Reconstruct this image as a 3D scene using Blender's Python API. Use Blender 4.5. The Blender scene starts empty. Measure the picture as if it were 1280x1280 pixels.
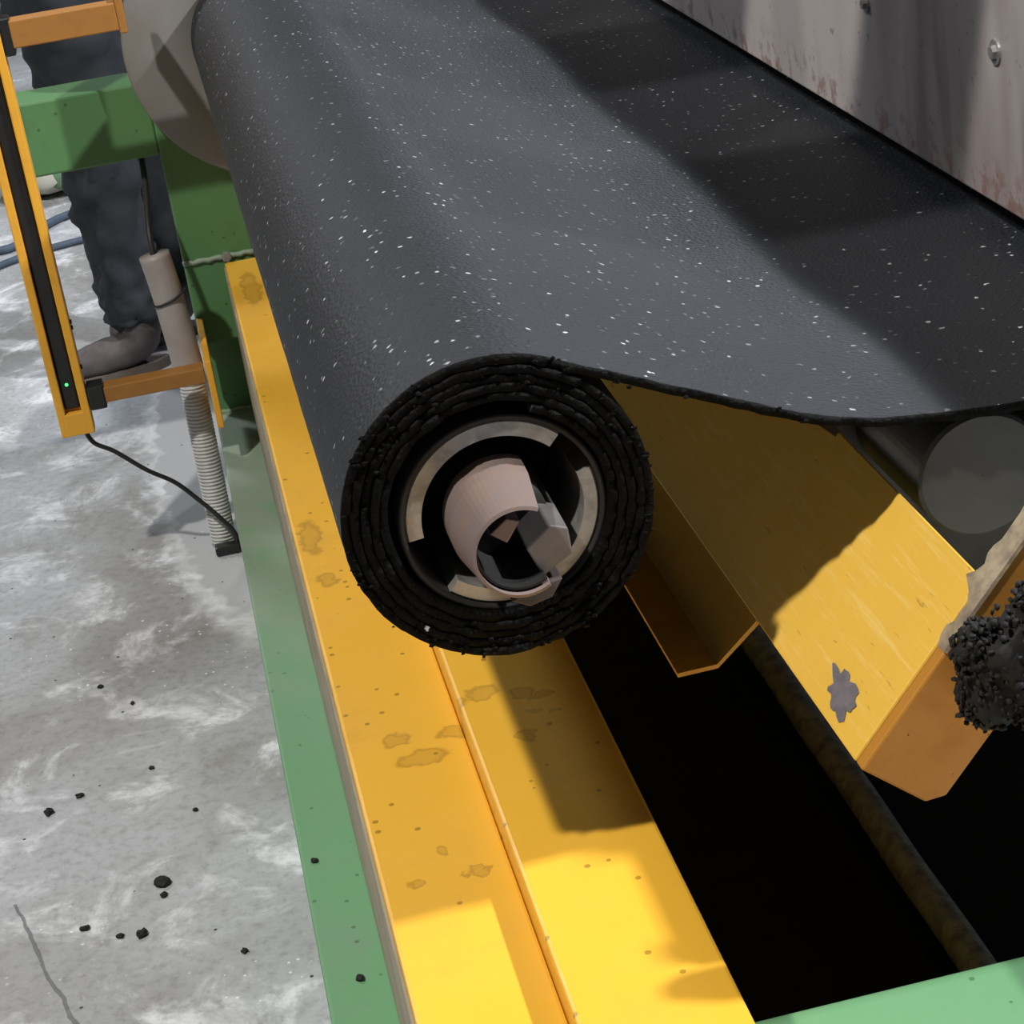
import bpy, bmesh, math, random
from mathutils import Vector, Matrix, noise
S = bpy.context.scene
COL = S.collection
random.seed(7)
PI = math.pi

# ------------------------------------------------------------------ camera
cam_d = bpy.data.cameras.new('camera'); cam = bpy.data.objects.new('camera', cam_d); COL.objects.link(cam)
cam_d.sensor_width = 36; cam_d.lens = 73.125; cam_d.clip_start = .05; cam_d.clip_end = 200
R3 = (0.9714, -0.2040, 0.1218); F3 = (-0.1932, -0.3793, 0.9049); D3 = (0.1384, 0.9025, 0.4079)
cx = Vector((R3[0], F3[0], -D3[0])).normalized(); cd = Vector((R3[1], F3[1], -D3[1])); cf = Vector((R3[2], F3[2], -D3[2])).normalized()
cy = (-cd - (-cd).dot(cx) * cx).normalized(); cz = cx.cross(cy)
cam.matrix_world = Matrix(((cx.x, cy.x, cz.x, 0), (cx.y, cy.y, cz.y, 0), (cx.z, cy.z, cz.z, 1.5), (0, 0, 0, 1)))
S.camera = cam

# ------------------------------------------------------------------ light
S.view_settings.view_transform = 'Standard'; S.view_settings.look = 'None'
S.view_settings.exposure = 0.0; S.view_settings.gamma = 1
W = bpy.data.worlds.new('world'); S.world = W; W.use_nodes = True
W.node_tree.nodes['Background'].inputs[0].default_value = (.80, .88, 1, 1)
W.node_tree.nodes['Background'].inputs[1].default_value = .045
def lamp(name, loc, target, power, sx, sy, col=(1, 1, 1)):
    l = bpy.data.lights.new(name, 'AREA'); l.shape = 'RECTANGLE'; l.size = sx; l.size_y = sy; l.energy = power; l.color = col
    o = bpy.data.objects.new(name, l); COL.objects.link(o); o.location = loc
    o.rotation_euler = (Vector(target) - Vector(loc)).to_track_quat('-Z', 'Y').to_euler()
    return o
lamp('high_bay_lamp_right', (4.50, 1.00, 5.0), (.3, 1.8, .6), 500, .20, .20, (.97, .98, 1))
lamp('sheen_lamp_far', (4.50, 9.0, 5.0), (.4, 2.5, .8), 170, .6, .6, (.82, .90, 1))  # added lamp for the bluish sheen on the loose sheet
lamp('high_bay_lamp_left', (-1.75, .30, 5.0), (.0, 1.8, .5), 225, .16, .16, (1, .95, .88))
lamp('floor_fill_lamp', (-2.6, 7.5, 5.0), (-.8, 5.0, 0), 150, .8, .8, (.95, .97, 1))  # added lamp, brightens the floor and the things at left

# ------------------------------------------------------------------ node materials
class NT:
    def __init__(self, name):
        self.m = bpy.data.materials.new(name); self.m.use_nodes = True
        self.t = self.m.node_tree; self.n = self.t.nodes; self.l = self.t.links
        self.b = self.n['Principled BSDF']
        self.pos = self.n.new('ShaderNodeNewGeometry').outputs['Position']
    def set(self, s, v):
        if hasattr(v, 'links'): self.l.new(v, s)
        else: s.default_value = v
    def math(self, op, a, b=0.0, c=None):
        n = self.n.new('ShaderNodeMath'); n.operation = op; self.set(n.inputs[0], a); self.set(n.inputs[1], b)
        if c is not None: self.set(n.inputs[2], c)
        return n.outputs[0]
    def vmath(self, op, a, b):
        n = self.n.new('ShaderNodeVectorMath'); n.operation = op; self.set(n.inputs[0], a); self.set(n.inputs[1], b)
        return n.outputs['Value'] if op in ('LENGTH', 'DOT_PRODUCT', 'DISTANCE') else n.outputs[0]
    def noise(self, scale, detail=4, rough=.6, vec=None, dist=0):
        n = self.n.new('ShaderNodeTexNoise'); n.inputs['Scale'].default_value = scale; n.inputs['Detail'].default_value = detail
        n.inputs['Roughness'].default_value = rough; n.inputs['Distortion'].default_value = dist
        self.l.new(vec if vec is not None else self.pos, n.inputs['Vector']); return n
    def vor(self, scale, vec=None):
        n = self.n.new('ShaderNodeTexVoronoi'); n.inputs['Scale'].default_value = scale
        self.l.new(vec if vec is not None else self.pos, n.inputs['Vector']); return n
    def ramp(self, f, a, b, ca=0.0, cb=1.0):
        n = self.n.new('ShaderNodeMapRange'); n.interpolation_type = 'SMOOTHSTEP'
        self.set(n.inputs[0], f); n.inputs[1].default_value = a; n.inputs[2].default_value = b; n.inputs[3].default_value = ca; n.inputs[4].default_value = cb
        return n.outputs[0]
    def mix(self, f, a, b):
        n = self.n.new('ShaderNodeMix'); n.data_type = 'RGBA'
        self.set(n.inputs[0], f)
        for i, v in ((6, a), (7, b)):
            self.set(n.inputs[i], v if hasattr(v, 'links') else (v[0], v[1], v[2], 1))
        return n.outputs[2]
    def bump(self, h, strength=.3, dist=.002):
        n = self.n.new('ShaderNodeBump'); n.inputs['Strength'].default_value = strength; n.inputs['Distance'].default_value = dist
        self.l.new(h, n.inputs['Height']); self.l.new(n.outputs[0], self.b.inputs['Normal'])
    def stretch(self, sx, sy, sz): return self.vmath('MULTIPLY', self.pos, (sx, sy, sz))
    def done(self, col, rough=.5, metal=0.0, spec=.5):
        self.set(self.b.inputs['Base Color'], col if hasattr(col, 'links') else (col[0], col[1], col[2], 1))
        self.set(self.b.inputs['Roughness'], rough); self.set(self.b.inputs['Metallic'], metal); self.set(self.b.inputs['Specular IOR Level'], spec)
        return self.m

def m_paint(name, col, dirt, rough=.42, amount=.35, scale=9.0, specks=True, spots=(), spot_col=None, chip=None, dusty=False, streak=False):
    t = NT(name)
    n = t.noise(scale, 6, .65)
    c = t.mix(t.ramp(n.outputs[0], .45, .8, 0, amount), col, dirt)
    n2 = t.noise(scale * .35, 3, .5)
    c = t.mix(t.ramp(n2.outputs[0], .35, .7, 0, .25), c, tuple(x * .82 for x in col))
    if specks:
        v = t.vor(55); f = t.math('LESS_THAN', v.outputs['Distance'], .16)
        sel = t.n.new('ShaderNodeSeparateColor'); t.l.new(v.outputs['Color'], sel.inputs[0])
        f = t.math('MULTIPLY', f, t.math('GREATER_THAN', sel.outputs[0], .80))
        c = t.mix(t.math('MULTIPLY', f, .7), c, tuple(x * .3 for x in col))
    if spots:
        wob = t.noise(38, 3, .6); off = t.vmath('SUBTRACT', wob.outputs['Color'], (.5, .5, .5))
        p = t.vmath('ADD', t.pos, t.vmath('MULTIPLY', off, (.035, .035, .0)))
        tot = None
        for (x, y, rx, ry) in spots:
            d = t.vmath('LENGTH', t.vmath('MULTIPLY', t.vmath('SUBTRACT', p, (x, y, 0)), (1 / rx, 1 / ry, 0)), (0, 0, 0))
            a = t.ramp(d, .75, 1.15, 1, 0); ring = t.math('MULTIPLY', t.ramp(d, .55, .95, .45, 1), a)
            tot = ring if tot is None else t.math('MAXIMUM', tot, ring)
        c = t.mix(t.math('MULTIPLY', tot, .62), c, spot_col)
    if streak:
        n4 = t.noise(1, 5, .65, vec=t.stretch(130, 9, 130)); c = t.mix(t.ramp(n4.outputs[0], .5, .75, 0, .5), c, (.95, .72, .25))
        n5 = t.noise(1, 4, .6, vec=t.stretch(170, 22, 170)); c = t.mix(t.ramp(n5.outputs[0], .66, .72, 0, .7), c, (.45, .26, .06))
    if chip:
        (nscale, th, ccol) = chip
        n3 = t.noise(nscale, 5, .6); c = t.mix(t.ramp(n3.outputs[0], th, th + .02), c, ccol)
    if dusty:
        sp = t.n.new('ShaderNodeSeparateXYZ'); t.l.new(t.pos, sp.inputs[0])
        f = t.math('MULTIPLY', t.ramp(sp.outputs[1], 2.1, 3.2, .06, .85), t.ramp(t.noise(13, 5, .7).outputs[0], .25, .6, .4, 1))
        c = t.mix(f, c, (.27, .31, .26))
    fine = t.noise(260, 2, .5); t.bump(fine.outputs[0], .12, .0006)
    return t.done(c, t.ramp(n.outputs[0], .3, .8, rough, rough + .25))

def m_plain(name, col, rough=.5, metal=0.0, var=.35, scale=14.0, bump=.15, col2=None):
    t = NT(name); n = t.noise(scale, 5, .6)
    c = t.mix(t.ramp(n.outputs[0], .35, .72), col, col2 if col2 else tuple(x * (1 - var) for x in col))
    f = t.noise(180, 3, .6); t.bump(f.outputs[0], bump, .001)
    return t.done(c, rough, metal)

def m_rubber(name='black_rubber', glint=.55, base=(.0150, .0165, .0200), spec=.34):
    t = NT(name)
    n = t.noise(320, 3, .7); n1 = t.noise(5, 3, .5)
    c = t.mix(n.outputs[0], tuple(x * .45 for x in base), tuple(x * 1.7 for x in base))
    c = t.mix(t.ramp(n1.outputs[0], .3, .7, 0, .5), c, tuple(x * .7 for x in base))
    vw = t.vmath('ADD', t.pos, t.vmath('MULTIPLY', t.vmath('SUBTRACT', t.noise(150, 2, .5).outputs['Color'], (.5, .5, .5)), (.008, .008, .008)))
    v = t.vor(95, vw); sel = t.n.new('ShaderNodeSeparateColor'); t.l.new(v.outputs['Color'], sel.inputs[0])
    f = t.math('MULTIPLY', t.ramp(v.outputs['Distance'], .14, .24, 1, 0), t.math('GREATER_THAN', sel.outputs[0], glint))
    bright = t.math('MULTIPLY', t.math('POWER', sel.outputs[1], 2.5), .9)
    c = t.mix(t.math('MULTIPLY', f, bright), c, (.72, .74, .78))  # glints of the granules painted in as pale specks
    h = t.math('ADD', t.math('MULTIPLY', n.outputs[0], .8), t.math('MULTIPLY', t.vor(240).outputs['Distance'], .8))
    t.bump(h, .55, .0022)
    return t.done(c, t.math('SUBTRACT', .60, t.math('MULTIPLY', f, .3)), 0, spec)

def m_floor():
    t = NT('concrete')
    big = t.noise(1.6, 5, .6, dist=.4); mid = t.noise(6.5, 6, .68, dist=.6); fine = t.noise(60, 5, .7)
    c = t.mix(t.ramp(big.outputs[0], .35, .65), (.325, .325, .32), (.48, .50, .53))
    c = t.mix(t.ramp(mid.outputs[0], .50, .68), c, (.78, .80, .84))
    mid2 = t.noise(3.2, 7, .7, vec=t.stretch(1.4, .8, 1), dist=.8)
    c = t.mix(t.ramp(mid2.outputs[0], .54, .72, 0, .75), c, (.24, .235, .22))
    c = t.mix(t.ramp(fine.outputs[0], .42, .75, 0, .45), c, (.13, .13, .13))
    # smooth repair patch beside the rail
    w = t.vmath('MULTIPLY', t.vmath('SUBTRACT', t.noise(14, 3, .6).outputs['Color'], (.5, .5, .5)), (.09, .28, 0))
    d = t.vmath('LENGTH', t.vmath('MULTIPLY', t.vmath('SUBTRACT', t.vmath('ADD', t.pos, w), (-.03, 3.95, 0)), (1 / .125, 1 / .80, 0)), (0, 0, 0))
    c = t.mix(t.ramp(d, 1.0, 1.25, .5, 0), c, (.80, .82, .84))
    c = t.mix(t.ramp(d, .96, 1.04, 1, 0), c, t.mix(fine.outputs[0], (.42, .43, .45), (.48, .49, .505)))
    # white flecks of dust
    v = t.vor(75); sel = t.n.new('ShaderNodeSeparateColor'); t.l.new(v.outputs['Color'], sel.inputs[0])
    patch = t.ramp(t.noise(2.2, 2, .5).outputs[0], .5, .62)
    f = t.math('MULTIPLY', t.math('MULTIPLY', t.math('LESS_THAN', v.outputs['Distance'], .17), t.math('GREATER_THAN', sel.outputs[0], .78)), patch)
    c = t.mix(f, c, (.85, .86, .88))
    v = t.vor(28); sel = t.n.new('ShaderNodeSeparateColor'); t.l.new(v.outputs['Color'], sel.inputs[0])
    f = t.math('MULTIPLY', t.math('LESS_THAN', v.outputs['Distance'], .07), t.math('GREATER_THAN', sel.outputs[0], .72))
    c = t.mix(f, c, (.04, .04, .04))
    # scratch / shrinkage crack near the front
    sp = t.n.new('ShaderNodeSeparateXYZ'); t.l.new(t.pos, sp.inputs[0])
    wob = t.math('MULTIPLY', t.math('SUBTRACT', t.noise(9, 3, .6).outputs[0], .5), .03)
    ln = t.math('ABSOLUTE', t.math('ADD', t.math('ADD', sp.outputs[0], t.math('MULTIPLY', t.math('SUBTRACT', sp.outputs[1], 2.126), .2846)), t.math('ADD', wob, .3294)))
    f = t.math('MULTIPLY', t.math('LESS_THAN', ln, .0028), t.math('LESS_THAN', sp.outputs[1], 2.42))
    c = t.mix(t.math('MULTIPLY', f, .7), c, (.07, .075, .08))
    t.bump(t.math('ADD', mid.outputs[0], t.math('MULTIPLY', fine.outputs[0], .4)), .25, .004)
    return t.done(c, t.ramp(big.outputs[0], .3, .7, .42, .62))

def m_panel():
    t = NT('stained_white_paint')
    st = t.noise(7.5, 3, .6, vec=t.stretch(1, 1, .16)); st2 = t.noise(3.1, 4, .6, vec=t.stretch(1, 1, .25))
    c = t.mix(t.ramp(st2.outputs[0], .44, .66), (.50, .46, .45), (.30, .255, .25))
    c = t.mix(t.ramp(st.outputs[0], .56, .70, 0, .8), c, (.20, .165, .165))
    n = t.noise(34, 5, .7); sp = t.n.new('ShaderNodeSeparateXYZ'); t.l.new(t.pos, sp.inputs[0])
    low = t.ramp(sp.outputs[2], .875, .94, 1, 0)
    f = t.math('MULTIPLY', t.ramp(n.outputs[0], .50, .60), t.math('MULTIPLY', low, .8))
    c = t.mix(f, c, (.24, .13, .10))
    c = t.mix(t.ramp(t.noise(60, 3, .6).outputs[0], .66, .70, 0, .5), c, (.12, .07, .06))
    t.bump(t.noise(30, 3, .5).outputs[0], .1, .002)
    return t.done(c, .42)

YST = [(.112, 1.757, .026, .018), (.150, 1.79, .020, .012), (.185, 1.80, .018, .016), (.222, 1.785, .012, .010), (.240, 1.772, .012, .007),
       (.212, 1.70, .010, .010), (.245, 1.735, .006, .004), (.230, 1.745, .006, .005), (.128, 1.545, .009, .008), (.108, 1.585, .007, .008),
       (.072, 1.545, .008, .008), (.064, 2.33, .014, .05), (.070, 2.20, .012, .02), (.076, 3.40, .016, .10), (.092, 1.80, .014, .016)]
YEL = (.82, .45, .038)
M = dict(
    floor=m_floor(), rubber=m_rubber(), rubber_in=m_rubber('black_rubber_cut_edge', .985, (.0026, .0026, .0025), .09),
    yellow=m_paint('yellow_paint', YEL, (.46, .22, .02), .38, .35, 7, True, YST, (.26, .13, .012)),
    yellow2=m_paint('yellow_paint_scraped', (.88, .54, .075), (.80, .44, .06), .45, .4, 22, False, streak=True),
    ochre=m_paint('ochre_paint', (.80, .40, .035), (.40, .17, .02), .45, .4, 16, False),
    end_shade=m_paint('shaded_end_paint', (.52, .23, .028), (.36, .13, .02), .5, .5, 24, False, chip=(60, .70, (.10, .06, .03))),  # dimmer light on the beam end put into a darker orange
    brown=m_paint('shaded_bracket_paint', (.34, .15, .028), (.20, .08, .02), .5, .5, 20, False),  # shade on the bracket bars put into this browner colour
    side=m_plain('dusty_beige_side', (.36, .31, .21), .6, 0, .3, 10),
    green=m_paint('shaded_green_paint', (.085, .215, .080), (.07, .13, .06), .45, .55, 9),  # green darkened for the shaded fronts of post and side beam
    greend=m_paint('green_paint_dusty', (.13, .33, .155), (.20, .26, .19), .5, .7, 6, dusty=True),
    grey=m_plain('grey_flange_paint', (.20, .20, .19), .5, 0, .25, 5, .06, (.17, .16, .145)),
    steel=m_plain('worn_steel', (.40, .39, .37), .42, .55, .35, 60, .2),
    rust=m_plain('brown_primer_steel', (.24, .17, .145), .5, .15, .3, 28, .15, (.21, .17, .165)),
    grind=m_plain('ground_steel', (.22, .205, .20), .45, .4, .25, 40, .1),
    dark=m_plain('black_steel', (.012, .012, .011), .6, 0, .4, 20, .2),
    rim=m_plain('dark_grey_rim', (.46, .48, .46), .45, 0, .6, 60, .4),
    roller=m_plain('grey_roller', (.085, .09, .087), .42, .1, .25, 9, .1),
    plate=m_plain('brown_grey_plate', (.085, .07, .068), .5, .1, .4, 16, .1),
    panel=m_panel(), worn=m_plain('bare_worn_metal', (.42, .34, .22), .6, .1, .45, 70, .5, (.22, .17, .13)),
    chip=m_plain('bare_grey_metal', (.25, .23, .26), .5, .2, .3, 70, .3),
    black=m_plain('black_plastic', (.012, .012, .013), .4, 0, .3, 20, .05),
    cable=m_plain('black_cable', (.018, .018, .018), .55, 0, .3, 20, .05),
    conduit=m_plain('grey_conduit', (.37, .34, .325), .5, 0, .2, 12, .08), hose=m_plain('white_corrugated_hose', (.60, .60, .58), .5, 0, .2, 12, .08),
    navy=m_plain('navy_cotton', (.017, .021, .028), .85, 0, .45, 9, .4), shoe=m_plain('brown_grey_boot', (.095, .080, .082), .7, 0, .4, 24, .4),
    sole=m_plain('boot_sole', (.16, .13, .115), .8, 0, .3, 30, .3), skin=m_plain('skin', (.52, .33, .24), .55, 0, .12, 20, .1),
    hair=m_plain('dark_hair', (.015, .012, .010), .6, 0, .3, 60, .4), bolt=m_plain('zinc_bolt', (.45, .44, .43), .4, .6, .3, 60, .2),
    crumb=m_plain('rubber_crumb', (.008, .008, .008), .8, 0, .4, 200, .4), blue=m_plain('blue_grey_hose', (.07, .10, .15), .6, 0, .3, 20, .1),
    sack=m_plain('pale_woven_sack', (.60, .58, .50), .8, 0, .25, 8, .3), sackr=m_plain('red_print', (.55, .10, .07), .8, 0, .2, 30, .2), sackg=m_plain('green_print', (.16, .30, .17), .8, 0, .2, 30, .2))
t = NT('green_led'); t.b.inputs['Emission Color'].default_value = (.05, 1, .15, 1); t.b.inputs['Emission Strength'].default_value = 3.0; M['led'] = t.done((.05, .6, .1))

# ------------------------------------------------------------------ mesh helpers
def tag(o, label=None, cat=None, group=None, kind=None):
    for k, v in (('label', label), ('category', cat), ('group', group), ('kind', kind)):
        if v: o[k] = v
    return o
def empty(name, loc, label=None, cat=None, group=None, kind=None):
    o = bpy.data.objects.new(name, None); COL.objects.link(o); o.location = loc; o.empty_display_size = .05
    return tag(o, label, cat, group, kind)
def wloc(p):
    v = Vector((0, 0, 0))
    while p: v += p.location; p = p.parent
    return v
def link(name, bm, mat, parent=None, smooth=False, origin=None):
    """bm holds world coordinates; they are moved into the object's own frame"""
    base = wloc(parent) if parent else Vector((0, 0, 0))
    org = Vector(origin) if origin is not None else base
    bmesh.ops.recalc_face_normals(bm, faces=bm.faces)
    bmesh.ops.translate(bm, verts=bm.verts, vec=-org)
    me = bpy.data.meshes.new(name); bm.to_mesh(me); bm.free()
    for m in (mat if isinstance(mat, (list, tuple)) else [mat]): me.materials.append(M[m])
    if smooth:
        for p in me.polygons: p.use_smooth = True
    o = bpy.data.objects.new(name, me); COL.objects.link(o)
    o.parent = parent; o.location = org - base
    return o
def B(): return bmesh.new()
def box(bm, x0, x1, y0, y1, z0, z1, bev=0.0, seg=2):
    vs = [bm.verts.new((x, y, z)) for x in (x0, x1) for y in (y0, y1) for z in (z0, z1)]
    fs = [bm.faces.new([vs[i] for i in q]) for q in ((0, 1, 3, 2), (4, 6, 7, 5), (0, 4, 5, 1), (2, 3, 7, 6), (0, 2, 6, 4), (1, 5, 7, 3))]
    if bev:
        es = list({e for f in fs for e in f.edges}); bmesh.ops.bevel(bm, geom=es, offset=bev, segments=seg, affect='EDGES', profile=.5)
    return bm
def prism_y(bm, pts, y0, y1, bev=0.0, ny=1):
    """polygon of (x, z) swept along Y"""
    rings = [[bm.verts.new((x, y0 + (y1 - y0) * k / ny, z)) for x, z in pts] for k in range(ny + 1)]
    n = len(pts); fs = [bm.faces.new(rings[0]), bm.faces.new(rings[-1][::-1])]
    for a, b in zip(rings, rings[1:]):
        for i in range(n): fs.append(bm.faces.new((a[i], a[(i + 1) % n], b[(i + 1) % n], b[i])))
    if bev:
        es = list({e for f in fs for e in f.edges}); bmesh.ops.bevel(bm, geom=es, offset=bev, segments=2, affect='EDGES', profile=.5)
    return bm
def lathe_y(bm, cx_, cz_, prof, a0=0.0, a1=360.0, n=64):
    """closed (radius, y) profile turned about an axis parallel to Y; partial turns get end caps"""
    full = abs(a1 - a0) >= 359.9; m = n if full else n + 1; rings = []
    for k in range(m):
        a = math.radians(a0 + (a1 - a0) * k / n)
        rings.append([bm.verts.new((cx_ + r * math.cos(a), y, cz_ + r * math.sin(a))) for r, y in prof])
    p = len(prof)
    for k in range(n):
        a, b = rings[k], rings[(k + 1) % m]
        for i in range(p): bm.faces.new((a[i], a[(i + 1) % p], b[(i + 1) % p], b[i]))
    if not full: bm.faces.new(rings[0]); bm.faces.new(rings[-1][::-1])
    return bm
def cyl(bm, p0, p1, r0, r1=None, n=20, cap=True):
    p0, p1 = Vector(p0), Vector(p1); d = (p1 - p0).normalized(); r1 = r0 if r1 is None else r1
    u = d.orthogonal().normalized(); v = d.cross(u)
    A = [bm.verts.new(p0 + r0 * (math.cos(2 * PI * k / n) * u + math.sin(2 * PI * k / n) * v)) for k in range(n)]
    Bv = [bm.verts.new(p1 + r1 * (math.cos(2 * PI * k / n) * u + math.sin(2 * PI * k / n) * v)) for k in range(n)]
    for k in range(n): bm.faces.new((A[k], A[(k + 1) % n], Bv[(k + 1) % n], Bv[k]))
    if cap: bm.faces.new(A[::-1]); bm.faces.new(Bv)
    return bm
def catmull(pts, sub=8):
    P = [Vector(p) for p in pts]; P = [2 * P[0] - P[1]] + P + [2 * P[-1] - P[-2]]; out = []
    for i in range(1, len(P) - 2):
        for k in range(sub):
            t_ = k / sub; a, b, c, d = P[i - 1], P[i], P[i + 1], P[i + 2]
            out.append(.5 * (2 * b + (c - a) * t_ + (2 * a - 5 * b + 4 * c - d) * t_ ** 2 + (3 * b - a - 3 * c + d) * t_ ** 3))
    out.append(P[-2]); return out
def tube(bm, pts, rad, n=10, cap=True):
    """rad: number or function of index"""
    N = len(pts); prev = None; rings = []
    for i, p in enumerate(pts):
        d = (Vector(pts[min(i + 1, N - 1)]) - Vector(pts[max(i - 1, 0)])).normalized()
        u = d.orthogonal().normalized() if prev is None else (prev - prev.dot(d) * d).normalized()
        prev = u; v = d.cross(u); r = rad(i) if callable(rad) else rad
        rings.append([bm.verts.new(Vector(p) + r * (math.cos(2 * PI * k / n) * u + math.sin(2 * PI * k / n) * v)) for k in range(n)])
    for a, b in zip(rings, rings[1:]):
        for k in range(n): bm.faces.new((a[k], a[(k + 1) % n], b[(k + 1) % n], b[k]))
    if cap: bm.faces.new(rings[0][::-1]); bm.faces.new(rings[-1])
    return bm
def lump(bm, c, rx, ry, rz, rough=.35, freq=3.0, seed=0, sub=2):
    r = bmesh.ops.create_icosphere(bm, subdivisions=sub, radius=1)
    for v in r['verts']:
        k = 1 + rough * noise.noise(v.co * freq + Vector((seed * 7.3, seed * 3.1, 0)))
        v.co = Vector(c) + Vector((v.co.x * rx * k, v.co.y * ry * k, v.co.z * rz * k))
    return bm

# ================================================================== setting
bm = B(); vs = [bm.verts.new(p) for p in ((-9, -3, 0), (9, -3, 0), (9, 16, 0), (-9, 16, 0))]; bm.faces.new(vs)
tag(link('floor', bm, 'floor'), 'grey concrete workshop floor with white dust stains', kind='structure')
bm = box(B(), -9, 9, 16, 16.2, 0, 6)
tag(link('wall_back', bm, 'grey'), 'plain grey workshop wall far behind the machine', kind='structure')

# ================================================================== green base frame
fr = empty('base_frame', (.08, 2.6, 0), 'green painted welded steel base frame with floor rail, post and cross beams', 'machine frame')
link('base_rail', box(B(), -.027, .20, .9, 3.75, 0, .174, .004), 'greend', fr)
link('cross_rail', box(B(), .290, 1.7, 1.30, 1.470, .02, .300, .004), 'greend', fr)
post = link('corner_post', box(B(), -.027, .10, 3.612, 3.74, .32, .80, .004), 'green', fr)
link('weld_seam', tube(B(), [(-.028 + .13 * k / 14, 3.611, .474 + .0015 * math.sin(k * 2.2)) for k in range(15)], lambda i: .0045 + .001 * (i % 2), 8), 'greend', post, True)
link('post_foot', box(B(), -.022, .09, 3.645, 3.74, .174, .32, .003), 'green', fr)
link('base_weld', tube(B(), [(-.024 + .12 * k / 14, 3.643, .176 + .001 * math.sin(k * 1.7)) for k in range(15)], .005, 8), 'greend', fr, True)
link('side_beam', box(B(), -.62, -.027, 3.615, 3.735, .672, .80, .004), 'green', fr)
bb = B(); cyl(bb, (.058, 3.62, .30), (.058, 3.60, .30), .011, n=6); link('bolt', bb, 'bolt', fr)
bb = B(); cyl(bb, (.050, 3.625, .475), (.050, 3.60, .475), .009, n=6); link('bolt', bb, 'bolt', fr)

# ================================================================== yellow girder
gd = empty('yellow_girder', (.165, 2.3, .174), 'long yellow steel girder with oily stains running under the rubber roll', 'girder')
def girder_bar(x0, x1, z1, yfar):
    bm = B(); box(bm, x0, x1, .6, yfar, .175, z1, .0035, 2)
    return bm
link('outer_bar', girder_bar(.044, .1595, .472, 3.58), 'yellow', gd)
link('inner_bar', girder_bar(.160, .287, .503, 3.55), 'yellow', gd)
link('side_plate', box(B(), .041, .0445, .6, 3.57, .175, .467, .001, 1), 'side', gd)

# ================================================================== rubber sheet wound into a roll
RX, RZ, YN, YF = .188, .848, 1.451, 3.57
TH = .0072
prof = []
turns = 5.0; r_out = .1235; r_in = .0865
for k in range(int(turns * 84) + 1):
    u = k / (turns * 84); a = math.radians(67 + 360 * turns * (1 - u))
    r = r_in + (r_out - r_in) * u + (.0012 * noise.noise(Vector((math.cos(a) * 2, math.sin(a) * 2, u * 9))))
    if k > turns * 84 - 40: r = r_in + (r_out - r_in) * u
    prof.append((RX + r * math.cos(a), RZ + r * math.sin(a)))
nspiral = len(prof)
sheet = catmull([(.2363, .9617, 0), (.262, .9495, 0), (.300, .9325, 0), (.3686, .9015, 0), (.4307, .8742, 0), (.475, .8600, 0), (.5148, .8530, 0), (.565, .8475, 0), (.6147, .8445, 0), (.70, .843, 0), (.85, .843, 0), (1.15, .843, 0)], 6)
prof += [(p.x, p.y) for p in sheet[1:]]
def sheet_mesh():
    bm = B(); ny = 64; N = len(prof); nor = []
    for i in range(N):
        a, b = prof[max(i - 1, 0)], prof[min(i + 1, N - 1)]
        d = Vector((b[0] - a[0], b[1] - a[1])).normalized(); nor.append(Vector((-d.y, d.x)))
    up, lo = [], []
    ys = [0, .003, .008] + [.02 + (YF - YN - .02) * (k / (ny - 3)) for k in range(ny - 2)]
    for j, dy in enumerate(ys):
        ru, rl = [], []
        for i in range(N):
            x, z = prof[i]; n = nor[i]; h = TH / 2
            y = YN + dy * (1 + (.03 * max(0, min(1, (x - .445) / .03)) if i > nspiral else 0))
            s = i * .9
            if j == 0:
                jag = .0035 * noise.noise(Vector((x * 90, z * 90, 1.3))) + .003 * noise.noise(Vector((x * 260, z * 260, 4.1)))
                y += jag; h *= .86 + .22 * noise.noise(Vector((x * 200, z * 200, 8)))
            elif j == 1: h *= 1.02
            w = 0.0
            if i > nspiral:                                     # gentle ripples along the loose sheet
                k = min(1, (i - nspiral) / 12.0)
                if x < .85: w = k * (.0040 * math.sin((y - 1.5) * 8.1 + x * 3) + .0025 * noise.noise(Vector((x * 3, y * 5, 2)))) * max(0, min(1, (.85 - x) / .2)) * min(1, dy / .15)
            g = .0006 * noise.noise(Vector((x * 120, y * 120, z * 120)))
            ru.append(bm.verts.new((x + n.x * (h + g), y, z + n.y * (h + g) + w)))
            rl.append(bm.verts.new((x - n.x * h, y, z - n.y * h + w)))
        up.append(ru); lo.append(rl)
    J = len(ys)
    for j in range(J - 1):
        for i in range(N - 1):
            f1 = bm.faces.new((up[j][i], up[j + 1][i], up[j + 1][i + 1], up[j][i + 1]))
            f2 = bm.faces.new((lo[j][i], lo[j][i + 1], lo[j + 1][i + 1], lo[j + 1][i]))
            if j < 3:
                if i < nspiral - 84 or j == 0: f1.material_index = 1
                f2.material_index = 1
        for e in (0, N - 1): bm.faces.new((up[j][e], lo[j][e], lo[j + 1][e], up[j + 1][e]))
    for i in range(N - 1):
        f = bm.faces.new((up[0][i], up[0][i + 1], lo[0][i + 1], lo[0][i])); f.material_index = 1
        bm.faces.new((up[-1][i], lo[-1][i], lo[-1][i + 1], up[-1][i + 1]))
        for row in (up, lo):
            pass
    return bm
rr = empty('rubber_roll', (RX, 2.5, RZ - .125), 'black granulated rubber sheet being wound into a roll, loose sheet running right', 'rubber roll')
link('wound_sheet', sheet_mesh(), ['rubber', 'rubber_in'], rr, True)
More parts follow.
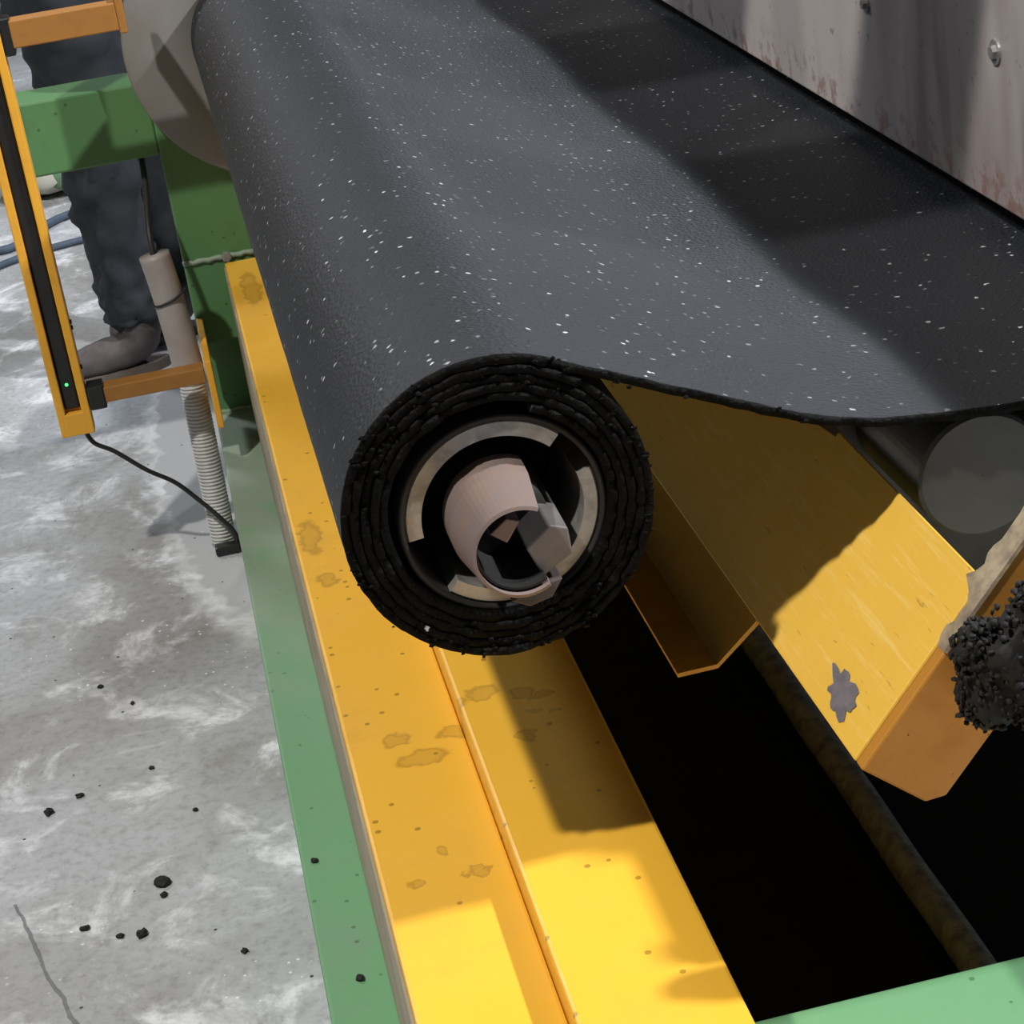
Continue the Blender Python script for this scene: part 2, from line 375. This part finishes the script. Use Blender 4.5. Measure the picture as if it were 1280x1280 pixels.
# torn crumbs hanging on the cut edge
bm = B()
for k in range(260):
    i = random.randrange(int(nspiral * .45), len(prof) - 40) if k % 3 else random.randrange(nspiral - 84, len(prof) - 40)
    x, z = prof[i]; r = random.uniform(.0008, .0020)
    lump(bm, (x + random.uniform(-.004, .004), YN + random.uniform(-.003, .004), z + random.uniform(-.004, .004)), r * 1.5, r, r, .5, 1.5, k, 1)
tag(link('edge_crumbs', bm, 'rubber_in', rr), kind='stuff')

# ================================================================== winding mandrel inside the roll
CX, CZ = .1895, .8425
md = empty('winding_mandrel', (CX, 1.6, CZ), 'steel winding mandrel with split ring and tapered core inside the rubber roll', 'mandrel')
link('core_tube', lathe_y(B(), CX, CZ, [(.0825, 1.458), (.0825, 3.56), (.0778, 3.56), (.0778, 1.458)], n=72), 'dark', md, True)
link('back_disc', lathe_y(B(), CX, CZ, [(.080, 1.60), (.080, 1.61), (.004, 1.61), (.004, 1.60)], n=48), 'dark', md)
def ring_part(a0, a1, ri, ro, y0, y1, mat, name, ch=.0016, cz=CZ, cxx=CX, n=36, label=None):
    o = link(name, lathe_y(B(), cxx, cz, [(ri, y0), (ro - ch, y0), (ro, y0 + ch), (ro, y1), (ri, y1)], a0, a1, n), mat, md)
    if label: o['label'] = label
    return o
ring_part(47, 186, .0640, .0772, 1.460, 1.59, 'steel', 'ring_segment')
ring_part(-131, 17, .0650, .0772, 1.462, 1.59, 'steel', 'ring_segment')
def cone_seg(a0, a1, prof_, mat, name, n=40):
    return link(name, lathe_y(B(), CX, CZ - .002, prof_, a0, a1, n), mat, md, False)
cone_seg(62, 300, [(.0455, 1.475), (.045, 1.440), (.0372, 1.388), (.0345, 1.387), (.0345, 1.47)], 'rust', 'tapered_sleeve')
link('bore_shade', lathe_y(B(), CX, CZ, [(.0344, 1.392), (.0344, 1.449), (.0325, 1.449), (.0325, 1.392)], 62, 300, 40), 'dark', md)  # dark liner added for the shade inside the bore
link('core_shaft', lathe_y(B(), CX, CZ, [(.0335, 1.45), (.0335, 1.60), (.003, 1.60), (.003, 1.45)], n=32), 'dark', md, True)
bm = B(); prism_y(bm, [(CX + .006, CZ - .008), (CX + .026, CZ + .007), (CX + .040, CZ + .002), (CX + .041, CZ - .020), (CX + .016, CZ - .034)], 1.405, 1.58, .0015); link('key_block', bm, 'grind', md)
bm = B(); prism_y(bm, [(CX - .012, CZ - .046), (CX + .008, CZ - .038), (CX + .030, CZ - .036), (CX + .020, CZ - .050), (CX + .002, CZ - .054)], 1.40, 1.58, .0012); link('wedge', bm, 'plate', md)
bm = B(); prism_y(bm, [(CX - .020, CZ + .012), (CX - .006, CZ + .022), (CX + .004, CZ + .018), (CX - .008, CZ + .002)], 1.40, 1.46, .001); link('shim', bm, 'rust', md)

# far end flange
fl = empty('end_flange', (RX, 3.59, RZ - .24), 'large round grey flange disc at the far end of the rubber roll', 'flange')
link('disc', lathe_y(B(), RX, RZ, [(.238, 3.583), (.241, 3.586), (.241, 3.597), (.238, 3.60), (.02, 3.60), (.02, 3.583)], n=96), 'grey', fl, True)
link('hub', lathe_y(B(), RX, RZ, [(.06, 3.600), (.06, 3.66), (.005, 3.66), (.005, 3.600)], n=32), 'grey', fl, True)

# ================================================================== tilted yellow beam
A49 = math.radians(49.6); ex = Vector((math.cos(A49), math.sin(A49))); en = Vector((math.sin(A49), -math.cos(A49)))
Dp = Vector((.4049, .6519)); LW, LT = .1705, .077
def q(u, v): p = Dp + u * ex + v * en; return (p.x, p.y)
tb = empty('tilted_beam', (.46, 2.3, .59), 'tilted yellow rectangular beam with scraped paint under the loose sheet', 'beam')
link('beam_body', prism_y(B(), [q(0, 0), q(LW, 0), (q(LW, 0)[0] + .006, q(LW, 0)[1] - .035), q(LW * .55, LT), q(0, LT)], 1.304, 3.5, .002), 'yellow2', tb)
link('end_plate', prism_y(B(), [q(0, 0.001), q(.30, .001), q(.30, .03), q(LW * .93, LT), q(.012, LT), q(0, LT - .012)], 1.290, 1.303, .002), 'end_shade', tb)
bm = B()
pts = []
for k in range(26):                                             # ragged strip of bare metal along the end
    u = .110 + .190 * k / 25
    pts.append((u, 1.289, 1.300 + .020 * abs(noise.noise(Vector((u * 45, 2, 0)))) + (.030 * max(0, (u - .150) / .02) if u < .17 else .012)))
va, vb = [], []
for u, y0, y1 in pts:
    p = Dp + u * ex - .0008 * en
    va.append(bm.verts.new((p.x, y0, p.y))); vb.append(bm.verts.new((p.x, min(y1, 1.345), p.y)))
    p = Dp + u * ex + .0006 * en
lower = []
for (u, y0, y1) in pts:
    p = Dp + u * ex + .0022 * en; lower.append(bm.verts.new((p.x, y0 - .0006, p.y)))
for k in range(25):
    bm.faces.new((va[k], va[k + 1], vb[k + 1], vb[k])); bm.faces.new((lower[k], lower[k + 1], va[k + 1], va[k]))
link('worn_edge', bm, 'worn', tb)
bm = B(); c0 = Dp + .030 * ex - .0008 * en
ring = []
for k in range(40):
    a = 2 * PI * k / 40; rr_ = 1 + .6 * noise.noise(Vector((math.cos(a) * 2.6, math.sin(a) * 2.6, 5)))
    uu = .013 * math.cos(a) * rr_ + .014; yy = .027 * math.sin(a) * rr_ ; p = Dp + (.012 + uu + yy * .15) * ex - .0009 * en
    ring.append(bm.verts.new((p.x, 1.372 + yy, p.y)))
bm.faces.new(ring); link('bare_patch', bm, 'chip', tb)

gp = empty('bent_guide_plate', (.35, 2.3, .60), 'bent yellow guide plate with flat lip beneath the rubber roll', 'guide plate')
link('plate', prism_y(B(), [(.331, .617), (.367, .6175), (.4085, .6535), (.4085, .648), (.3675, .6135), (.331, .613)], 1.553, 3.5), 'ochre', gp)

# ================================================================== dark pan for the shade, and conveyor
pn = empty('shade_pan', (.62, 2.2, 0), 'dark pan standing in for shade below the tilted beam, with grey rounded rim', 'pan')
link('shade_floor', box(B(), .292, 1.9, 1.63, 3.55, .03, .05), 'dark', pn)  # dark sheet standing in for the shade under the machine
link('shade_back', box(B(), .292, 1.9, 3.55, 3.56, .03, .60), 'dark', pn)  # dark sheet carries that shade up the back
link('rim', tube(B(), [(.632 + .001 * math.sin(k), 1.632 + 1.0 * k / 20, .135) for k in range(21)], .019, 12), 'rim', pn, True)
link('rim_web', box(B(), .626, .640, 1.634, 3.5, .05, .128), 'dark', pn)

cv = empty('conveyor_roller', (.584, 2.4, .73), 'smooth dark grey conveyor roller supporting the loose sheet', 'roller')
link('roller_body', lathe_y(B(), .584, .784, [(.0005, 1.468), (.0515, 1.468), (.0545, 1.471), (.0545, 3.5), (.0005, 3.5)], n=64), 'roller', cv)
link('axle', lathe_y(B(), .584, .784, [(.010, 3.5), (.010, 3.53), (.001, 3.53), (.001, 3.5)], n=20), 'roller', cv, True)
bm = B(); prism_y(bm, [(.455, .832), (.70, .832), (.70, .50), (.60, .50), (.545, .73), (.53, .758)], 1.62, 1.635); tag(link('roller_side_plate', bm, 'plate'), 'brown grey steel plate behind the conveyor roller', 'plate')
bm = box(B(), .66, 1.6, 1.48, 3.5, .70, .832, .004); tag(link('conveyor_bed', bm, 'dark'), 'dark conveyor bed carrying the rubber sheet on the right', 'conveyor')

cl = B(); random.seed(3)
blobs = [(.520, 1.258, .740, .034, .019, .036), (.500, 1.260, .715, .024, .016, .030), (.545, 1.256, .705, .030, .018, .034), (.545, 1.258, .765, .028, .018, .030), (.492, 1.262, .748, .018, .014, .020)]
for n_, (x, y, z, rx, ry, rz) in enumerate(blobs):
    lump(cl, (x, y, z), rx, ry, rz, .45, 2.0, n_, 3)
    for k in range(230):
        a = random.uniform(0, 2 * PI); b = random.uniform(-1, 1); r = (1 - b * b) ** .5; g = random.uniform(.95, 1.22); c3 = [random.uniform(.0010, .0036) for _ in range(3)]
        lump(cl, (x + g * rx * r * math.cos(a), y + g * ry * r * math.sin(a), z + g * rz * b), *c3, .5, 2, k, 1)
tag(link('rubber_clump', cl, 'crumb', None, True), 'fuzzy black clump of rubber crumbs stuck on the tilted beam end', 'rubber clump')

# ================================================================== white machine housing on the right
hs = empty('machine_housing', (1.0, 2.4, .87), 'stained white steel machine panel above the right side of the sheet', 'machine panel')
link('panel', box(B(), .775, .787, 1.41, 4.6, .872, 1.088, .002), 'panel', hs)
link('gap_shade_box', box(B(), .83, 1.6, 1.42, 4.6, .90, 1.06), 'dark', hs)  # dark box added so the gap under the panel stays black
link('top_cover', box(B(), .83, 1.6, 1.415, 4.6, 1.0605, 1.068), 'grey', hs)
link('front_cover', box(B(), .83, 1.6, 1.41, 1.4195, .90, 1.060), 'grey', hs)
def bolt_on_panel(y, z, r):
    b = B(); cyl(b, (.776, y, z), (.773, y, z), r * 1.2, r * 1.1, 24); w = link('washer', b, 'bolt', hs)
    b = B(); cyl(b, (.7735, y, z), (.769, y, z), r * .72, r * .6, 6); link('bolt_head', b, 'bolt', w)
bolt_on_panel(1.861, 1.026, .011); bolt_on_panel(2.217, 1.0155, .009); bolt_on_panel(1.50, 1.03, .011); bolt_on_panel(2.9, 1.03, .011)

# unseen overhead frame, added to cast the dark patches on the sheet
oh = empty('added_shade_frame', (.0, 2.3, 1.74), 'unseen overhead frame with two wide plates added to shade the sheet', 'shade frame')
for y0, y1 in ((1.585, 1.84), (2.18, 2.48)):
    link('shade_plate', box(B(), -.16, .36, y0, y1, 1.80, 1.82, .002), 'plate', oh)
    for xx in (-.14, .34): link('hanger_rod', cyl(B(), (xx, (y0 + y1) / 2, 1.82), (xx, (y0 + y1) / 2, 6.0), .008, n=10), 'plate', oh)
link('tie_rail', box(B(), .36, .38, 1.585, 2.48, 1.79, 1.83), 'plate', oh)

# ================================================================== safety light curtain on the left
lc = empty('light_curtain', (-.255, 3.38, .29), 'yellow safety light curtain post with black slot and green lamp', 'light curtain')
YL = 3.38
def frame_profile():
    bm = B(); x0, x1, z0, z1 = -.283, -.2275, .288, 1.25
    box(bm, x0, x0 + .014, YL - .02, YL + .02, z0, z1, .002); box(bm, x1 - .014, x1, YL - .02, YL + .02, z0, z1, .002)
    box(bm, x0 + .0145, x1 - .0145, YL - .004, YL + .02, z0, z1)
    box(bm, x0 + .010, x1 - .010, YL - .0202, YL + .02, z0, z0 + .040, .002)
    return bm
link('housing', frame_profile(), 'ochre', lc)
b = B(); box(b, -.2685, -.242, YL - .012, YL - .004, .333, 1.24, .004); link('window_slot', b, 'black', lc)
bm = B(); lump(bm, (-.256, YL - .013, .378), .0028, .002, .0028, 0, 1, 0, 2); link('indicator_lamp', bm, 'led', lc, True)
for zz in (.40, .47, .48):
    b = B(); cyl(b, (-.228, YL, zz), (-.2245, YL, zz), .004, n=10); link('rivet', b, 'black', lc)
bk = empty('lower_bracket', (-.13, 3.38, .33), 'orange steel bracket joining the light curtain to the green post', 'bracket')
link('bracket_bar', box(B(), -.20, -.028, YL - .018, YL + .018, .335, .362, .002), 'brown', bk)
link('clamp_block', box(B(), -.2265, -.198, YL - .020, YL + .020, .326, .368, .003), 'black', bk)
link('flange_plate', box(B(), -.0255, -.014, YL - .018, 3.611, .250, .372, .002), 'ochre', bk)
ub = empty('upper_bracket', (-.14, 3.40, .93), 'orange steel bar at the upper left joining the light curtain', 'bracket')
link('bracket_bar', box(B(), -.212, -.046, YL - .02, YL + .02, .936, .979, .002), 'brown', ub)
link('clamp_block', box(B(), -.2265, -.210, YL - .020, YL + .020, .925, .985, .003), 'black', ub)
link('hanger_plate', box(B(), -.046, -.034, YL - .02, 3.50, .930, .99, .002), 'brown', ub)

bm = tube(B(), catmull([(-.246, 3.38, .290), (-.235, 3.382, .262), (-.205, 3.386, .238), (-.160, 3.39, .192), (-.118, 3.40, .155), (-.085, 3.41, .110), (-.058, 3.405, .075), (-.036, 3.405, .038), (-.036, 3.405, .014)], 8), .0042, 8)
tag(link('sensor_cable', bm, 'cable', None, True), 'thin black cable drooping from the light curtain to the floor', 'cable')
# conduit
cd_ = empty('flexible_conduit', (-.052, 3.45, 0), 'grey conduit with white corrugated lower hose standing beside the green rail', 'conduit')
up_pts = catmull([(-.071, 3.475, .540), (-.064, 3.472, .48), (-.058, 3.468, .40), (-.054, 3.465, .335)], 8)
link('sleeve', tube(B(), up_pts, .0265, 20), 'conduit', cd_, True)
lo = [(-.0535 - .004 * k / 200, 3.465 - .012 * k / 200, .335 - .333 * k / 200) for k in range(201)]
link('corrugated_hose', tube(B(), lo, lambda i: .0205 + .0024 * (1 if i % 4 < 2 else 0), 18), 'hose', cd_, True)
link('cable_tie', tube(B(), [(-.061 + .0285 * math.cos(a), 3.471 + .0285 * math.sin(a), .462 + .010 * math.cos(a)) for a in [2 * PI * k / 30 for k in range(31)]], .0022, 6), 'cable', cd_, True)
bm = tube(B(), catmull([(-.060, 3.64, .668), (-.062, 3.57, .635), (-.070, 3.50, .585), (-.072, 3.478, .545), (-.070, 3.475, .50)], 8), .0055, 8)
tag(link('feed_cable', bm, 'cable', None, True), 'thick black cable dropping into the top of the grey conduit', 'cable')
bm = box(B(), -.075, -.029, 3.395, 3.420, 0, .018, .004); tag(link('cable_clamp', bm, 'black'), 'small black clamp on the floor at the foot of the conduit', 'clamp')

# ================================================================== person behind the frame
def skin(name, verts, edges, radii, mat, parent, sub=2, disp=0.0, dscale=.1, root=0):
    base = wloc(parent); me = bpy.data.meshes.new(name)
    me.from_pydata([Vector(v) - base for v in verts], edges, []); me.materials.append(M[mat])
    o = bpy.data.objects.new(name, me); COL.objects.link(o); o.parent = parent
    md_ = o.modifiers.new('skin', 'SKIN'); md_.use_smooth_shade = True
    for i, r in enumerate(radii):
        sv = me.skin_vertices[0].data[i]; sv.radius = (r, r) if not isinstance(r, tuple) else r; sv.use_root = (i == root)
    s = o.modifiers.new('subd', 'SUBSURF'); s.levels = sub; s.render_levels = sub
    if disp:
        tx = bpy.data.textures.new(name + '_folds', 'CLOUDS'); tx.noise_scale = dscale
        d = o.modifiers.new('folds', 'DISPLACE'); d.texture = tx; d.strength = disp; d.mid_level = .5
    return o
PX, PY = -.16, 4.55
pe = empty('person', (PX, PY, 0), 'person in dark navy work clothes and worn boots standing behind the green beam', 'person')
V, E_, Rr = [], [], []
def chain(pts, start=None):
    idx = [] if start is None else [start]
    for (p, r) in pts:
        V.append(p); Rr.append(r); k = len(V) - 1
        if idx: E_.append((idx[-1], k))
        idx.append(k)
    return idx
pel = chain([((PX, PY + .05, .92), .115)])[0]
sp = chain([((PX, PY + .05, 1.08), .115), ((PX - .01, PY + .05, 1.25), .125), ((PX - .015, PY + .05, 1.40), .10), ((PX - .02, PY + .05, 1.48), .052), ((PX - .035, PY + .05, 1.54), .060), ((PX - .05, PY + .05, 1.62), .085), ((PX - .045, PY + .05, 1.70), .070)], pel)
for s_ in (-1, 1):
    yy = PY + .05 + s_ * .10
    PQ = PX + (.095 if s_ > 0 else 0)
    chain([((PQ, yy, .86), .085), ((PQ - .012, yy - .0, .48), .052), ((PQ + .0, yy, .10), .030), ((PQ - .05, yy - .008, .050), .024), ((PQ - .13, yy - .02, .042), .020)], pel)
    ch = chain([((PX - .015, PY + .05 + s_ * .17, 1.39), .058), ((PX + .01, PY + .05 + s_ * .22, 1.12), .042), ((PX - .20, PY + .05 + s_ * .16, 1.08), .030), ((PX - .26, PY + .05 + s_ * .15, 1.08), .030)], sp[3])
    w = ch[-1]; wx, wy, wz = V[w]
    for fk, (dy, ln) in enumerate(((-.026, .075), (-.009, .085), (.009, .080), (.026, .065))):
        chain([((wx - .030, wy + dy, wz), .0095), ((wx - .03 - ln * .6, wy + dy * 1.1, wz - .012), .0085), ((wx - .03 - ln * .85, wy + dy * 1.1, wz - .04), .0078)], w)
    chain([((wx - .012, wy - s_ * .036, wz - .010), .0100), ((wx - .05, wy - s_ * .048, wz - .022), .0085)], w)
skin('body', V, E_, Rr, 'skin', pe, 2)
V, E_, Rr = [], [], []
pel = chain([((PX, PY + .05, .90), .135)])[0]; chain([((PX, PY + .05, 1.0), .13)], pel)
for s_ in (-1, 1):
    yy = PY + .05 + s_ * .10
    PQ = PX + (.095 if s_ > 0 else 0)
    chain([((PQ, yy, .80), .112), ((PQ - .005, yy, .64), .098), ((PQ - .01, yy, .48), .088), ((PQ + .0, yy, .32), .078), ((PQ - .002, yy, .20), .068), ((PQ - .008, yy, .14), .072), ((PQ - .008, yy, .115), .070)], pel)
skin('trousers', V, E_, Rr, 'navy', pe, 3, .055, .05)
V, E_, Rr = [], [], []
pel = chain([((PX, PY + .05, .98), .155)])[0]
chain([((PX + .005, PY + .05, .82), .158), ((PX + .005, PY + .05, .745), .160)], pel)
sp = chain([((PX, PY + .05, 1.12), .145), ((PX - .01, PY + .05, 1.28), .150), ((PX - .015, PY + .05, 1.40), .115), ((PX - .018, PY + .05, 1.46), .065)], pel)
for s_ in (-1, 1):
    chain([((PX - .015, PY + .05 + s_ * .17, 1.39), .076), ((PX + .01, PY + .05 + s_ * .22, 1.12), .062), ((PX - .20, PY + .05 + s_ * .165, 1.08), .046)], sp[3])
skin('jacket', V, E_, Rr, 'navy', pe, 2, .03, .08)
bm = B(); lump(bm, (PX - .038, PY + .05, 1.675), .098, .088, .085, .12, 3, 2, 3); link('hair', bm, 'hair', pe, True)
for s_ in (-1, 1):
    b = B(); lump(b, (PX - .128, PY + .05 + s_ * .032, 1.635), .012, .011, .009, 0, 1, 0, 2); link('eye', b, 'black', pe, True)
    b = B(); lump(b, (PX - .045, PY + .05 + s_ * .087, 1.62), .018, .008, .028, .1, 2, 1, 2); link('ear', b, 'skin', pe, True)
b = B(); lump(b, (PX - .140, PY + .05, 1.605), .018, .013, .022, .1, 2, 1, 2); link('nose', b, 'skin', pe, True)
b = B(); lump(b, (PX - .126, PY + .05, 1.570), .008, .024, .006, .1, 2, 1, 2); link('mouth', b, 'sackr', pe, True)
for s_ in (-1, 1):
    yy = PY + .05 + s_ * .10; yaw = -.02
    PQ = PX + (.095 if s_ > 0 else 0)
    V, E_, Rr = [], [], []
    chain([((PQ + .005, yy, .165), .058), ((PQ + .004, yy, .10), (.058, .060)), ((PQ - .01, yy - .003, .058), (.050, .050)), ((PQ - .07, yy - .014, .052), (.047, .046)), ((PQ - .130, yy - .024, .047), (.044, .040)), ((PQ - .170, yy - .03, .042), (.032, .030))])
    sh = skin('boot', V, E_, Rr, 'shoe', pe, 2, .008, .03)
    bm = B(); n = 20; ring = []
    for k in range(n):
        a = 2 * PI * k / n; x = -.075 + .130 * math.cos(a); w = (.046 + .006 * (-math.cos(a))) * math.sin(a)
        ring.append((PQ + x, yy + w - .014 + (x + .075) * .16))
    lowv = [bm.verts.new((x, y, .001)) for x, y in ring]; hiv = [bm.verts.new((x, y, .022)) for x, y in ring]
    bm.faces.new(lowv[::-1]); bm.faces.new(hiv)
    for k in range(n): bm.faces.new((lowv[k], lowv[(k + 1) % n], hiv[(k + 1) % n], hiv[k]))
    link('sole', bm, 'sole', sh)

# ================================================================== things on the floor
sk = empty('woven_sack', (-.40, 6.35, 0), 'pale woven sack with red and green print lying behind the light curtain', 'sack')
bm = B(); lump(bm, (-.40, 6.35, .085), .17, .16, .09, .25, 2, 5, 3); link('sack_body', bm, 'sack', sk, True)
for k in range(4):
    b = tube(B(), [(-.47 + .022 * k + .01 * math.sin(j), 6.20 - .0 * j, .05 + .022 * j) for j in range(5)], .006, 6); link('red_stripe', b, 'sackr', sk, True)
bm = B(); lump(bm, (-.33, 6.23, .07), .07, .05, .05, .2, 2, 9, 2); link('green_print', bm, 'sackg', sk, True)
bm = tube(B(), catmull([(-.95, 5.7, .012), (-.70, 5.78, .012), (-.50, 5.72, .012), (-.36, 5.95, .012), (-.10, 6.1, .012)], 8), .012, 8)
tag(link('floor_hose', bm, 'blue', None, True), 'blue grey hose lying across the floor near the sack', 'hose')
bm = tube(B(), catmull([(-.95, 5.35, .010), (-.70, 5.42, .010), (-.45, 5.62, .010), (-.20, 5.70, .010)], 8), .010, 8)
tag(link('floor_hose', bm, 'blue', None, True), 'thin blue grey hose lying on the floor nearest the light curtain', 'hose')

crumbs = [  # x, y, z, size, label
    (-.3215, 2.665, 0, .0060, 'black rubber crumb on the floor, right of the far left pair'),
    (-.366, 2.637, 0, .0075, 'long black rubber crumb on the floor, far left of the crumbs'),
    (-.2116, 2.388, 0, .0105, 'largest black rubber crumb on the concrete floor'),
    (-.2128, 2.360, 0, .0050, 'small black crumb touching the largest floor crumb'),
    (-.3173, 2.323, 0, .0065, 'black rubber crumb on the floor beside the crack'),
    (-.2435, 2.281, 0, .0075, 'flat black rubber crumb at the lower floor edge'),
    (-.272, 2.288, 0, .0050, 'thin black crumb left of the flat floor crumb'),
    (-.287, 2.993, 0, .0045, 'small black crumb high up on the floor near white dust'),
    (-.2385, 2.915, 0, .0040, 'tiny black crumb on the floor below the repaired patch'),
    (-.2166, 2.70, 0, .0045, 'tiny black crumb on the floor at mid height'),
    (-.1605, 2.555, 0, .0045, 'tiny black crumb on the floor close to the green rail'),
    (-.119, 2.193, 0, .0050, 'small black crumb on the floor beside the rail bottom'),
    (-.011, 2.085, .174, .0045, 'slim black crumb lying on the green rail at mid height'),
    (.012, 1.84, .174, .0050, 'black crumb lying on the green rail near the bottom')]
for k, (x, y, z, s_, lab) in enumerate(crumbs):
    bm = B(); lump(bm, (x, y, z + s_ * .45), s_ * random.uniform(.8, 1.2), s_ * random.uniform(.8, 1.2), s_ * .5, .7, 1.6, k + 11, 2)
    tag(link('rubber_crumb', bm, 'crumb', None, False, (x, y, z)), lab, 'crumb', 'rubber crumbs scattered on floor and rail')
